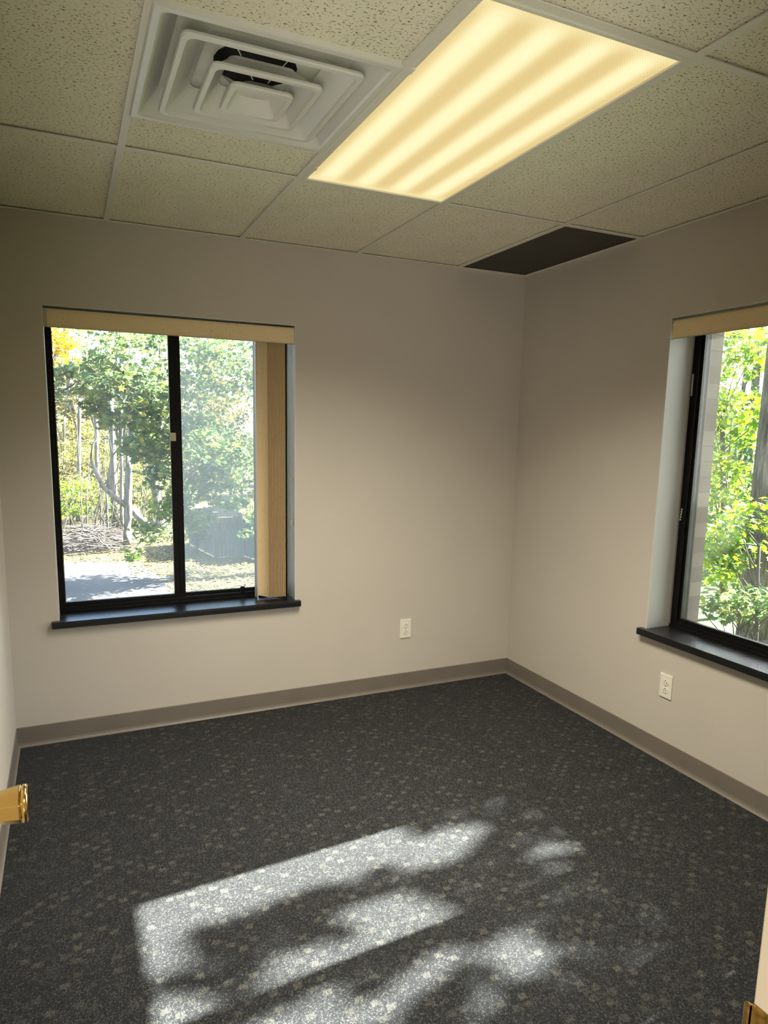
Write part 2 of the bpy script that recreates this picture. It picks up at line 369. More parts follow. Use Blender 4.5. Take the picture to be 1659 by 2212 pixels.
def m_bark(name, c1, c2, sc=14):
    c1 = tuple(x * OUT for x in c1); c2 = tuple(x * OUT for x in c2)
    m, n, l, b = mat(name); b.inputs['Roughness'].default_value = 0.9; b.inputs['Specular IOR Level'].default_value = 0.15
    tc = n.new('ShaderNodeTexCoord'); mp = n.new('ShaderNodeMapping'); mp.inputs['Scale'].default_value = (1, 1, 0.13); l.new(tc.outputs['Object'], mp.inputs[0])
    t = N(n, 'ShaderNodeTexNoise', i_Scale=sc, i_Detail=6.0, i_Distortion=0.8, i_Roughness=0.65); l.new(mp.outputs[0], t.inputs['Vector'])
    r = ramp(n, [(0.35, c1), (0.62, c2)]); l.new(t.outputs[0], r.inputs[0]); l.new(r.outputs[0], b.inputs['Base Color'])
    u = N(n, 'ShaderNodeBump', i_Strength=0.9, i_Distance=0.03); l.new(t.outputs[0], u.inputs['Height']); l.new(u.outputs[0], b.inputs['Normal'])
    return m
M['bark_grey'] = m_bark('grey_bark', (0.15, 0.13, 0.115), (0.34, 0.31, 0.28))
M['bark_big'] = m_bark('furrowed_bark', (0.085, 0.068, 0.042), (0.30, 0.25, 0.17), 26)
M['bark_dark'] = m_bark('dark_bark', (0.07, 0.06, 0.05), (0.16, 0.14, 0.12))
M['stick'] = m_bark('dead_wood', (0.09, 0.07, 0.06), (0.26, 0.22, 0.19), 8)
M['board'] = m_bark('weathered_board', (0.15, 0.155, 0.15), (0.25, 0.25, 0.24), 22)
def m_ground(name, stops, sc, bump=0.4, out=0.33):
    stops = [(p, tuple(x * out for x in c)) for p, c in stops]
    m, n, l, b = mat(name); b.inputs['Roughness'].default_value = 0.92; b.inputs['Specular IOR Level'].default_value = 0.2
    tc = n.new('ShaderNodeTexCoord'); t = N(n, 'ShaderNodeTexNoise', i_Scale=sc, i_Detail=8.0, i_Roughness=0.7); l.new(tc.outputs['Object'], t.inputs['Vector'])
    r = ramp(n, stops); l.new(t.outputs[0], r.inputs[0]); l.new(r.outputs[0], b.inputs['Base Color'])
    u = N(n, 'ShaderNodeBump', i_Strength=bump, i_Distance=0.03); l.new(t.outputs[0], u.inputs['Height']); l.new(u.outputs[0], b.inputs['Normal'])
    return m
M['asphalt'] = m_ground('asphalt', [(0.3, (0.10, 0.105, 0.115)), (0.7, (0.14, 0.145, 0.155))], 30, 0.1, out=0.5)
M['litter'] = m_ground('leaf_litter', [(0.3, (0.09, 0.075, 0.045)), (0.5, (0.22, 0.18, 0.09)), (0.65, (0.36, 0.29, 0.11))], 9)
M['grass'] = m_ground('grass', [(0.3, (0.06, 0.12, 0.025)), (0.7, (0.14, 0.24, 0.05))], 12)
M['roof'] = plain('roof_felt', (0.1, 0.1, 0.1), 0.9)
M['far_roof'] = plain('red_roof', (0.42, 0.20, 0.16), 0.8, noise=0.1)
M['far_wall'] = plain('far_wall_paint', (0.5, 0.48, 0.45), 0.8)

# ------------------------------------------------------------------ room shell
ZT = 2.04; ZB = 0.60          # window opening
BX0, BX1 = -2.568, -1.402     # window in the back wall
RY0, RY1 = -2.274, -1.108     # window in the right wall
WD = 0.22                     # inner leaf of the wall
FY = -3.06                    # room face of the front wall
DX0, DX1 = -2.70, -1.885      # doorway
fl = MB().box(-RW - 1.5, 0, -5.0, 0.0, -0.12, 0.0).build('floor', M['carpet']); tag(fl, 'charcoal loop carpet with small grey squares covering the floor', 'floor', kind='structure')

def wall_with_hole(ax, a0, a1, b0, b1, h0, h1, z0, z1, hz0, hz1):
    mb = MB()
    def bx(p, q, r, s):
        (mb.box(p, q, b0, b1, r, s) if ax == 'x' else mb.box(b0, b1, p, q, r, s))
    bx(a0, h0, z0, z1); bx(h1, a1, z0, z1)
    if hz0 > z0: bx(h0, h1, z0, hz0)
    bx(h0, h1, hz1, z1)
    return mb
w = wall_with_hole('x', -RW - 0.2, 0.22, 0.0, WD, BX0, BX1, -0.12, 2.95, ZB, ZT).build('wall_back', M['wall']); tag(w, 'greige painted wall opposite the camera with a window', 'wall', kind='structure')
w = wall_with_hole('y', FY - 2.0, 0.0, 0.0, WD, RY0, RY1, -0.12, 2.95, ZB, ZT).build('wall_right', M['wall']); tag(w, 'greige painted wall on the right with a window', 'wall', kind='structure')
w = MB().box(-RW - 0.15, -RW, FY, 0.0, -0.12, 2.95).build('wall_left', M['wall']); tag(w, 'greige painted wall at the left edge', 'wall', kind='structure')
w = wall_with_hole('x', -RW - 1.5, 0.0, FY - 0.12, FY, DX0 - 0.04, DX1 + 0.04, 0.0, 2.95, 0.0, 2.07).build('wall_front', M['wall']); tag(w, 'wall around the doorway the room is seen from', 'wall', kind='structure')
w = MB().box(-RW - 1.62, -RW - 1.5, -5.0, FY - 0.0, 0, 2.95).box(-RW - 1.62, 0, -5.12, -5.0, 0, 2.95).box(-RW - 1.5, -RW - 0.15, FY, FY + 0.1, 0, 2.95).build('wall_hall', M['wall']); tag(w, 'walls of the hall behind the doorway', 'wall', kind='structure')
w = MB().box(-RW - 1.6, 0, -5.0, FY - 0.12, 2.42, 2.46).build('ceiling_hall', M['tile']); tag(w, 'ceiling of the hall behind the doorway', 'ceiling', kind='structure')
w = MB().box(-RW - 1.8, 0.5, -5.3, 0.5, 2.95, 3.1).build('roof', M['roof']); tag(w, 'flat roof over the room', 'roof', kind='structure')
# brick outer leaf
BO = 0.335
e = MB()
hx0, hx1 = BX0 + 0.012, BX1 - 0.012; hy0, hy1 = RY0 + 0.012, RY1 - 0.008
e.box(-RW - 1.8, hx0, WD + 0.012, BO, -1.6, 3.1); e.box(hx1, BO, WD + 0.012, BO, -1.6, 3.1); e.box(hx0, hx1, WD + 0.012, BO, -1.6, ZB - 0.02); e.box(hx0, hx1, WD + 0.012, BO, ZT + 0.03, 3.1)
e.box(WD + 0.012, BO, -5.3, hy0, -1.6, 3.1); e.box(WD + 0.012, BO, hy1, WD + 0.012, -1.6, 3.1); e.box(WD + 0.012, BO, hy0, hy1, -1.6, ZB - 0.02); e.box(WD + 0.012, BO, hy0, hy1, ZT + 0.03, 3.1)
w = e.build('brick_facade', M['brick']); tag(w, 'tan brick outer face of the building seen beside the right window glass', 'brick wall', kind='structure')

# reveals (painted plaster returns) are thin linings of the openings
def lining(name, ax):
    mb = MB(); t = 0.004
    if ax == 'x':
        mb.box(BX0, BX0 + t, 0.0, WD, ZB, ZT); mb.box(BX1 - t, BX1, 0.0, WD, ZB, ZT); mb.box(BX0, BX1, 0.0, WD, ZT - t, ZT)
    else:
        mb.box(0.0, WD, RY0, RY0 + t, ZB, ZT); mb.box(0.0, WD, RY1 - t, RY1, ZB, ZT); mb.box(0.0, WD, RY0, RY1, ZT - t, ZT)
    return mb.build(name, M['reveal'])
# baseboards: cove profile with a toe
def cove(s=1):
    return [(0, 0), (0.013, 0), (0.0135, 0.003), (0.010, 0.006), (0.0065, 0.012), (0.0045, 0.022), (0.0040, 0.096), (0.0030, 0.0985), (0, 0.0985)]
bp = cove()
o = MB().prism([(-d, z) for d, z in bp], 'x', -RW, 0.0).build('baseboard_back', M['base'], smooth=False); tag(o, 'taupe vinyl cove base along the wall opposite the camera', 'baseboard', kind='structure')
o = MB().prism([(-d, z) for d, z in bp], 'y', FY, 0.0).build('baseboard_right', M['base']); tag(o, 'taupe vinyl cove base along the right wall', 'baseboard', kind='structure')
o = MB().prism([(-RW + d, z) for d, z in bp], 'y', FY, 0.0).build('baseboard_left', M['base']); tag(o, 'taupe vinyl cove base along the left wall', 'baseboard', kind='structure')

# ------------------------------------------------------------------ ceiling: T-bar grid, tiles
tx = [-GA - 3 * T, -GA - 2 * T, -GA - T, -GA]
rows = [0.0, -GD, -GD - 2 * T, FY]
g = MB(); hw = 0.012
for x in tx: g.box(x - hw, x + hw, FY + 0.02, -0.0205, H, H + 0.004); g.box(x - 0.002, x + 0.002, FY, 0, H + 0.004, H + 0.035)
for y in rows[1:3]: 
    xs = [-RW] + tx + [0.0]
    for a, b_ in zip(xs[:-1], xs[1:]):
        g.box(a + (hw if a != -RW else 0), b_ - (hw if b_ != 0 else 0), y - hw, y + hw, H + 0.0004, H + 0.004)
# wall angle
g.box(-RW, 0, -0.020, 0, H, H + 0.003); g.box(-0.020, 0, FY, -0.020, H, H + 0.003); g.box(-RW, -RW + 0.02, FY, -0.020, H, H + 0.003); g.box(-RW + 0.02, -0.02, FY, FY + 0.02, H, H + 0.003)
ceil = empty('ceiling', (0, 0, H)); tag(ceil, 'suspended ceiling of speckled tiles in a painted metal grid', 'ceiling', kind='structure')
gr = g.build('ceiling_grid', M['grid']); rel(gr, (0, 0, H)); gr.parent = ceil; gr.location = (0, 0, 0)
def tile(x0, x1, y0, y1, sag=0.0):
    o = MB().box(x0 + 0.002, x1 - 0.002, y0 + 0.002, y1 - 0.002, H + 0.0085 + sag, H + 0.022 + sag).build('ceiling_tile', M['tile'])
    rel(o, (x0, y0, H)); o.parent = ceil; o.location = (x0, y0, 0); return o
DY0, DY1 = -1.774, -1.178     # diffuser cut into the tiles of its column
LX0, LX1 = tx[1], tx[2]; LY0, LY1 = rows[2], rows[1]
xs = [-RW] + tx + [0.0]
for ci in range(5):
    for ri in range(3):
        x0, x1 = xs[ci], xs[ci + 1]; y1, y0 = rows[ri], rows[ri + 1]
        if ci == 2 and ri == 1: continue                 # light fitting
        if ci == 4 and ri == 0: continue                 # brown panel
        if ci == 1 and ri == 1:
            tile(x0, x1, DY1, y1); tile(x0, x1, y0, DY0); continue
        tile(x0, x1, y0, y1)
pl = MB().box(tx[3] + 0.003, -0.003, -GD + 0.003, -0.003, H + 0.006, H + 0.014).build('ceiling_panel', M['panel'])
tag(pl, 'dark brown panel filling the ceiling grid at the room corner', 'ceiling panel')

# ------------------------------------------------------------------ troffer light
lc = Vector(((LX0 + LX1) / 2, (LY0 + LY1) / 2, H))
lt = empty('ceiling_light', lc); tag(lt, 'lit rectangular fluorescent ceiling light with a textured yellowish lens', 'ceiling light')
hx, hy = T / 2 - hw, T - hw
fr = MB()
for s in (-1, 1):
    fr.box(s * hx - 0.012 * (s > 0) , s * hx + 0.012 * (s < 0), -hy, hy, -0.004, 0.012)
    fr.box(-hx + 0.012, hx - 0.012, s * hy - 0.012 * (s > 0), s * hy + 0.012 * (s < 0), -0.004, 0.012)
fr.build('door_frame', M['grid'], lt, bevel=0.0015)
hs = MB(); 
hs.box(-hx, -hx + 0.002, -hy, hy, 0.013, 0.09); hs.box(hx - 0.002, hx, -hy, hy, 0.013, 0.09); hs.box(-hx, hx, -hy, -hy + 0.002, 0.013, 0.09); hs.box(-hx, hx, hy - 0.002, hy, 0.013, 0.09); hs.box(-hx, hx, -hy, hy, 0.09, 0.092)
hs.build('housing', M['grid'], lt)
MB().box(-hx + 0.010, hx - 0.010, -hy + 0.010, hy - 0.010, 0.002, 0.005).build('lens', M['lens'], lt)
for yy in (hy - 0.125, -hy + 0.335):
    MB().box(-hx + 0.001, -hx + 0.010, yy - 0.014, yy + 0.014, -0.009, -0.0035).build('latch', M['white_vane'], lt, bevel=0.001)

# ------------------------------------------------------------------ square louvre diffuser
dc = Vector(((tx[0] + tx[1]) / 2, (DY0 + DY1) / 2, H))
df = empty('air_diffuser', dc); tag(df, 'square stepped white air diffuser set in the ceiling', 'air vent')
def rsq(r, z, cr, cx=0, cy=0, n=5):
    P = []
    for q in range(4):
        a0 = q * math.pi / 2
        sx, sy = [(1, 1), (-1, 1), (-1, -1), (1, -1)][q]
        for k in range(n + 1):
            a = a0 + k * math.pi / 2 / n
            P.append((cx + sx * (r - cr) + cr * math.cos(a), cy + sy * (r - cr) + cr * math.sin(a), z))
    return P
ro = T / 2 - 0.004
MB().loops([rsq(ro, 0.009, 0.002), rsq(ro, -0.004, 0.002), rsq(ro - 0.004, -0.006, 0.004), rsq(ro - 0.020, -0.006, 0.015), rsq(ro - 0.026, -0.002, 0.02),
            rsq(ro - 0.075, 0.060, 0.02), rsq(0.18, 0.064, 0.02), [(0.112 * math.cos(a), 0.112 * math.sin(a), 0.066) for a in [(q * math.pi / 2 + k * math.pi / 10) for q in range(4) for k in range(6)]]]).build('back_pan', M['diffuser'], df, smooth=False)
nk = [(q * math.pi / 2 + k * math.pi / 10) for q in range(4) for k in range(6)]
MB().loops([[(0.112 * math.cos(a), 0.112 * math.sin(a), z) for a in nk] for z in (0.0655, 0.34)], close_last=True).build('duct_neck', M['duct'], df, smooth=True)
def ring(r, z, h, inn, cap=False):
    c = 0.022
    L = [rsq(inn + 0.003, z + h, c), rsq(r - 0.019, z + 0.006, c), rsq(r - 0.016, z + 0.0, c), rsq(r - 0.003, z, c), rsq(r, z + 0.004, c), rsq(r - 0.001, z + 0.010, c), rsq(r - 0.012, z + 0.012, c), rsq(inn, z + h + (0.003 if cap else 0), c)]
    if not cap: L.append(L[0])
    return L
for r, z, h, inn in ((0.230, -0.012, 0.058, 0.152), (0.147, -0.024, 0.060, 0.086)):
    MB().loops(ring(r, z, h, inn)).build('louvre_cone', M['diffuser'], df, smooth=False)
c3 = MB().loops(ring(0.086, -0.032, 0.035, 0.042, True), close_first=True, close_last=True).build('centre_cone', M['diffuser'], df)
for dx in (-0.012, 0.012):
    MB().loops([[(dx + 0.004 * math.cos(a * math.pi / 4), 0.004 * math.sin(a * math.pi / 4), zz) for a in range(8)] for zz in (0.003, 0.0005)], close_last=True).build('screw', M['metal'], c3)
for p, q in (((-0.02, 0.05, 0.006), (-0.075, 0.085, 0.066)), ((0.02, 0.05, 0.006), (0.075, 0.085, 0.066)), ((-0.02, -0.05, 0.006), (-0.075, -0.085, 0.066)), ((0.02, -0.05, 0.006), (0.075, -0.085, 0.066)), ((0.19, 0.15, 0.05), (0.24, -0.02, 0.03))):
    MB().tube([p, q], 0.0016, 5).build('hanger_wire', M['metal'], df)

# ------------------------------------------------------------------ windows
def window(name, org, rz, label, fw, screen):
    gA, gB = (M['glass'], M['glass2']) if screen else (M['glass3'], M['glass3'])
    """local frame: x to the right along the wall seen from inside, +y outwards, opening from x=0 to 1.166"""
    w = empty(name, org, rz); tag(w, label, 'window', kind='structure')
    WW = 1.166; y0 = 0.155
    z0, z1 = ZB - org[2], ZT - org[2]
    fr = MB()
    fr.box(0, fw, y0, WD + 0.006, z0, z1); fr.box(WW - fw, WW, y0, WD + 0.006, z0, z1)
    fr.box(fw, WW - fw, y0, WD + 0.006, z0, z0 + 0.030); fr.box(fw, WW - fw, y0, WD + 0.006, z1 - 0.040, z1)
    fr.box(0.004, WW - 0.004, y0 - 0.012, y0, z0, z0 + 0.012)
    fr.build('window_frame', M['black'], w, bevel=0.002)
    sa = MB(); ym = y0 + 0.012; cx = WW / 2
    # sliding sash in front on the left, fixed sash behind on the right
    sa.box(fw, fw + 0.012, ym, ym + 0.022, z0 + 0.030, z1 - 0.04); sa.box(cx - 0.024, cx + 0.000, ym - 0.004, ym + 0.022, z0 + 0.030, z1 - 0.04)
    sa.box(fw + 0.012, cx - 0.024, ym, ym + 0.022, z0 + 0.030, z0 + 0.046); sa.box(fw + 0.012, cx - 0.024, ym, ym + 0.022, z1 - 0.056, z1 - 0.04)
    sa.build('sliding_sash', M['black'], w, bevel=0.0015)
    sb = MB(); yb = y0 + 0.030
    sb.box(cx + 0.001, cx + 0.030, ym - 0.001, yb + 0.022, z0 + 0.030, z1 - 0.04); sb.box(WW - fw - 0.012, WW - fw, yb, yb + 0.022, z0 + 0.030, z1 - 0.04)
    sb.box(cx + 0.030, WW - fw - 0.012, yb, yb + 0.022, z0 + 0.030, z0 + 0.044); sb.box(cx + 0.030, WW - fw - 0.012, yb, yb + 0.022, z1 - 0.054, z1 - 0.04)
    sb.build('fixed_sash', M['black'], w, bevel=0.0015)
    ga = MB(); ga.box(fw + 0.0125, fw + 0.0145, ym - 0.001, ym + 0.024, z0 + 0.047, z1 - 0.057); ga.box(cx - 0.0265, cx - 0.0245, ym - 0.001, ym + 0.024, z0 + 0.047, z1 - 0.057)
    ga.build('glazing_strip', M['gasket'], w)
    MB().box(fw + 0.012, cx - 0.024, ym + 0.010, ym + 0.013, z0 + 0.046, z1 - 0.056).build('glass_pane', gA, w)
    MB().box(cx + 0.030, WW - fw - 0.012, yb + 0.010, yb + 0.013, z0 + 0.044, z1 - 0.054).build('glass_pane', gB, w)
    if screen:
        MB().box(cx + 0.030, WW - fw - 0.012, WD + 0.0005, WD + 0.0015, z0 + 0.044, z1 - 0.054).build('insect_screen', M['screen'], w)
    lz = 1.468 - org[2]
    lk = MB().box(cx - 0.027, cx - 0.001, ym - 0.014, ym - 0.003, lz - 0.024, lz + 0.018).build('sash_latch', M['tassel'], w, bevel=0.002)
    tag(lk, 'small tan metal latch')
    sl = MB().prism([(-0.030, -0.032), (WW + 0.022, -0.032), (WW + 0.022, -0.0005), (WW - 0.0005, -0.0005), (WW - 0.0005, y0 - 0.0005), (0.0005, y0 - 0.0005), (0.0005, -0.0005), (-0.030, -0.0005)], 'z', z0 - 0.005, z0 + 0.0008).box(-0.030, WW + 0.022, -0.032, -0.0005, z0 - 0.031, z0 - 0.004).build('window_sill', M['sill'], w, bevel=0.003)
    # plaster returns
    t = 0.004
    MB().box(0, t, 0, y0 - 0.012, z0 + 0.001, z1).box(WW - t, WW, 0, y0 - 0.012, z0 + 0.001, z1).box(t, WW - t, 0, y0 - 0.012, z1 - t, z1).build('reveal', M['reveal'], w)
    return w
w1 = window('window_1', (BX0, 0, 0), 0, 'black framed sliding window in the wall opposite the camera', 0.020, True)
w2 = window('window_2', (0, RY1, 0), -math.pi / 2, 'black framed sliding window in the right wall, cut by the photo edge', 0.036, False)
ck = MB()
for i in range(5): ck.box(0.008 + i * 0.001, 0.012 + i * 0.001, 0.150, 0.1545, 1.12 + i * 0.012, 1.128 + i * 0.012)
ck.build('paint_chip', M['outlet'], w2)
MB().box(0.010, 0.016, 0.146, 0.1545, 1.70, 1.80).build('vent_lever', M['metal'], w2, bevel=0.002)
MB().box(0.9, 0.925, 0.150, 0.1545, ZB + 0.031, ZB + 0.062).build('stop_clip', M['black'], w1, bevel=0.001)

# ------------------------------------------------------------------ vertical blinds
def blind(name, org, rz, label, right_stack):
    WW = 1.166
    b = empty(name, org, rz); tag(b, label, 'window blind')
    zt, zb = 2.022 - org[2], 1.946 - org[2]
    v = MB()
    # valance board, slightly bowed
    pts = [(0.001, zb), (0.0045, zb), (0.0045, zt), (0.001, zt), (-0.0015, zt - 0.012), (-0.0025, (zt + zb) / 2), (-0.0015, zb + 0.012)]
    va = MB().prism([(y + 0.004, z) for y, z in pts], 'x', 0.020 if right_stack else 0.012, WW - 0.006).build('valance', M['fabric'], b)
    MB().box(0.002, WW - 0.005, 0.000, 0.010, zt, zt + 0.0035).box(0.002, WW - 0.005, 0.000, 0.008, zb - 0.002, zb).build('valance_channel', M['clear_end'], b)
    if right_stack:
        MB().box(0.003, 0.0195, 0.0015, 0.008, zb, zt).build('valance_end', M['clear_end'], b)
    MB().box(0.006, WW - 0.006, 0.045, 0.085, zb + 0.034, zt + 0.010).build('headrail', M['metal'], b)
    # vanes
    zv0, zv1 = 0.617 - org[2], 1.975 - org[2]
    def vane(cx, ang, m, zlow=0.0, wid=0.086):
        n = 6; P = []
        for k in range(n + 1):
            s = (k / n - 0.5)
            lx, ly = 0.009 * (1 - (2 * s) ** 2), s * wid
            P.append((lx, ly))
        for k in range(n, -1, -1):
            s = (k / n - 0.5)
            P.append((0.009 * (1 - (2 * s) ** 2) + 0.0009, s * wid))
        ca, sa = math.cos(ang), math.sin(ang)
        P = [(cx + x * ca - y * sa, 0.066 + x * sa + y * ca) for x, y in P]
        return MB().prism(P, 'z', zv0 + zlow, zv1).build('vane', m, b)
    if right_stack:
        x0 = 1.0035
        vane(0.966, -0.08, M['white_vane'], -0.008, 0.090)
        for i in range(13):
            vane(x0 + i * 0.0078, 0.52 + 0.01 * math.sin(i * 2.1), M['fabric'], 0.0004 * (i % 3))
    else:
        for i in range(13): vane(1.0 + i * 0.0084, 0.52, M['fabric'])
    return b
b1 = blind('vertical_blind', (BX0, 0, 0), 0, 'beige vertical blind drawn aside to the right with flecked valance', True)
b2 = blind('vertical_blind', (0, RY1, 0), -math.pi / 2, 'beige flecked valance of the blind over the right wall window', False)
# looped cord on the right return
cb = empty('blind_cord', (BX1 - 0.008, 0.045, 1.95)); tag(cb, 'thin blind cord with two beige tassels hanging at the right reveal', 'cord')
MB().tube([(0, 0.016, 0), (0, 0.014, -0.5), (0.0, 0.012, -0.70)], 0.0010, 5).tube([(0, -0.005, 0), (0, -0.004, -0.5), (0, 0.0, -0.93)], 0.0010, 5).tube([(0, 0.0, -0.95), (-0.001, 0.004, -1.05), (0, 0.001, -1.12)], 0.0008, 5).build('cord_line', M['cord'], cb)
for yy, zz in ((0.012, -0.70), (0.0, -0.93)):
    MB().box(-0.005, 0.005, yy - 0.006, yy + 0.006, zz - 0.016, zz + 0.012).build('tassel', M['tassel'], cb, bevel=0.003)

# ------------------------------------------------------------------ outlets
def outlet(loc, rz, label):
    o = empty('power_outlet', loc, rz); tag(o, label, 'power outlet', 'duplex outlets on the walls')
    MB().box(-0.035, 0.035, -0.0055, 0.0, -0.057, 0.057).build('cover_plate', M['outlet'], o, bevel=0.0025)
    for s in (-1, 1):
        zc = s * 0.0195; P = []
        for k in range(24):
            a = 2 * math.pi * k / 24
            P.append((0.0172 * math.cos(a), zc + max(-0.0135, min(0.0135, 0.0172 * math.sin(a)))))
        r = MB().prism(P, 'y', -0.0078, -0.0050).build('receptacle', M['outlet'], o, bevel=0.0006)
        sl = MB().box(-0.0075, -0.0055, -0.0082, -0.0070, zc - 0.006, zc + 0.003).box(0.0055, 0.0075, -0.0082, -0.0070, zc - 0.007, zc + 0.004)
        sl.prism([(0.0028 * math.cos(a * math.pi / 4), zc + 0.0085 + 0.0028 * math.sin(a * math.pi / 4)) for a in range(8)], 'y', -0.0082, -0.0070)
        sl.build('slot', M['slot'], r)
    MB().prism([(0.003 * math.cos(a * math.pi / 5), 0.003 * math.sin(a * math.pi / 5)) for a in range(10)], 'y', -0.0068, -0.0050).build('screw', M['metal'], o)
outlet((-0.7305, 0, 0.3695), 0, 'white duplex outlet on the wall right of the blind')
outlet((0, -1.2555, 0.364), -math.pi / 2, 'white duplex outlet on the right wall below the black sill')

# ------------------------------------------------------------------ door, knob, jamb with strike plate
dr = empty('door_1', (DX0 + 0.0, FY, 0)); tag(dr, 'cream door standing open along the left wall, only its brass knob in view', 'door', kind='structure')
MB().box(0.0, 0.045, 0.004, 0.804, 0.008, 2.03).build('door_leaf', M['cream'], dr, bevel=0.002)
kx, ky, kz = 0.045, 0.748, 0.922
kn = empty('door_handle', (kx, ky, kz)); kn.parent = dr; tag(kn, 'polished brass faceted knob')
def octo(x, a, b_, n=8, ph=math.pi / 8):
    return [(x, a * math.cos(ph + 2 * math.pi * k / n), b_ * math.sin(ph + 2 * math.pi * k / n)) for k in range(n)]
MB().loops([[(x, r * math.cos(2 * math.pi * k / 20), r * math.sin(2 * math.pi * k / 20)) for k in range(20)] for x, r in ((0, 0.032), (0.004, 0.032), (0.009, 0.026), (0.010, 0.012), (0.022, 0.011))], True, True).build('rose', M['brass'], kn, smooth=False)
MB().loops([octo(0.020, 0.014, 0.014), octo(0.026, 0.0235, 0.0235), octo(0.066, 0.0300, 0.0300), octo(0.068, 0.0285, 0.0285)], True, True).build('grip', M['brass'], kn, bevel=0.001)
MB().loops([[(x, r * math.cos(2 * math.pi * k / 24), r * math.sin(2 * math.pi * k / 24)) for k in range(24)] for x, r in ((0.067, 0.026), (0.070, 0.0295), (0.074, 0.0300), (0.077, 0.028), (0.078, 0.024), (0.0755, 0.018), (0.075, 0.004))], True, True).build('end_cap', M['brass'], kn, smooth=True)
j = MB()
j.box(DX1, DX1 + 0.04, FY - 0.125, FY + 0.0, 0.0, 2.07); j.box(DX0 - 0.04, DX0 - 0.001, FY - 0.125, FY, 0.0, 2.07); j.box(DX0 - 0.04, DX1 + 0.04, FY - 0.125, FY, 2.035, 2.075)
j.box(DX1 - 0.012, DX1, FY - 0.10, FY - 0.050, 0.0, 2.035)
jb = j.build('trim_1', M['cream'], bevel=0.0015); tag(jb, 'cream painted door jamb at the lower right corner of the photo', 'door frame', kind='structure')
st = MB()
def rr(cy, cz, hy_, hz_, r, n=5):
    P = []
    for q, (sx, sy) in enumerate(((1, 1), (-1, 1), (-1, -1), (1, -1))):
        for k in range(n + 1):
            a = q * math.pi / 2 + k * math.pi / 2 / n
            P.append((cy + sx * (hy_ - r) + r * math.cos(a), cz + sy * (hz_ - r) + r * math.sin(a)))
    return P
st.prism(rr(FY - 0.018, 0.922, 0.020, 0.0285, 0.006), 'x', DX1 - 0.0022, DX1 + 0.0005)
st.loops([[(DX1 - 0.0022 + dx, FY + 0.001 + dy, 0.922 + dz) for dz in (-hz2, -hz2 / 2, 0, hz2 / 2, hz2)] + [(DX1 - 0.0006 + dx, FY + 0.001 + dy, 0.922 + dz) for dz in (hz2, hz2 / 2, 0, -hz2 / 2, -hz2)] for dx, dy, hz2 in ((0, -0.002, 0.0275), (0.0, 0.003, 0.0265), (0.0015, 0.007, 0.024), (0.004, 0.010, 0.020))], True, True)
sp = st.build('strike_plate', M['old_brass'], jb, bevel=0.0004); tag(sp, 'tarnished brass strike plate')
MB().prism(rr(FY - 0.020, 0.922, 0.009, 0.013, 0.002), 'x', DX1 - 0.0026, DX1 - 0.0021).build('latch_hole', M['slot'], sp)

# ------------------------------------------------------------------ outdoors
GZ = -1.5
grd = MB().box(-40, 60, 0.5, 80, GZ - 0.3, GZ - 0.02).box(0.5, 60, -40, 0.5, GZ - 0.3, GZ - 0.02).build('yard_ground', M['litter']); tag(grd, 'leaf covered ground behind the building', 'ground', kind='structure')
lawn = MB().prism([(1.2, -20), (14, -20), (14, 9), (4.5, 9), (1.2, 1)], 'z', GZ - 0.02, GZ).build('lawn', M['grass']); tag(lawn, 'green lawn below the right window', 'lawn', kind='structure')
asp = []
for u, v in ((90, 1214), (150, 1214), (220, 1214), (300, 1221), (335, 1236), (372, 1246), (385, 1262), (360, 1275), (382, 1290), (392, 1330)):
    d = ray(u, v); t = (GZ - CAM[2]) / d[2]; q = np.array(CAM) + d * t; asp.append((q[0], q[1]))
asp = [(-14, asp[0][1] + 0.4)] + asp + [(0.6, 4.4), (1.1, 2.0), (1.1, 0.5), (-14, 0.5)]
pk = MB().prism(asp, 'z', GZ - 0.02, GZ + 0.005).build('parking_lot', M['asphalt']); tag(pk, 'blue grey asphalt pavement outside the left window', 'pavement', kind='structure')

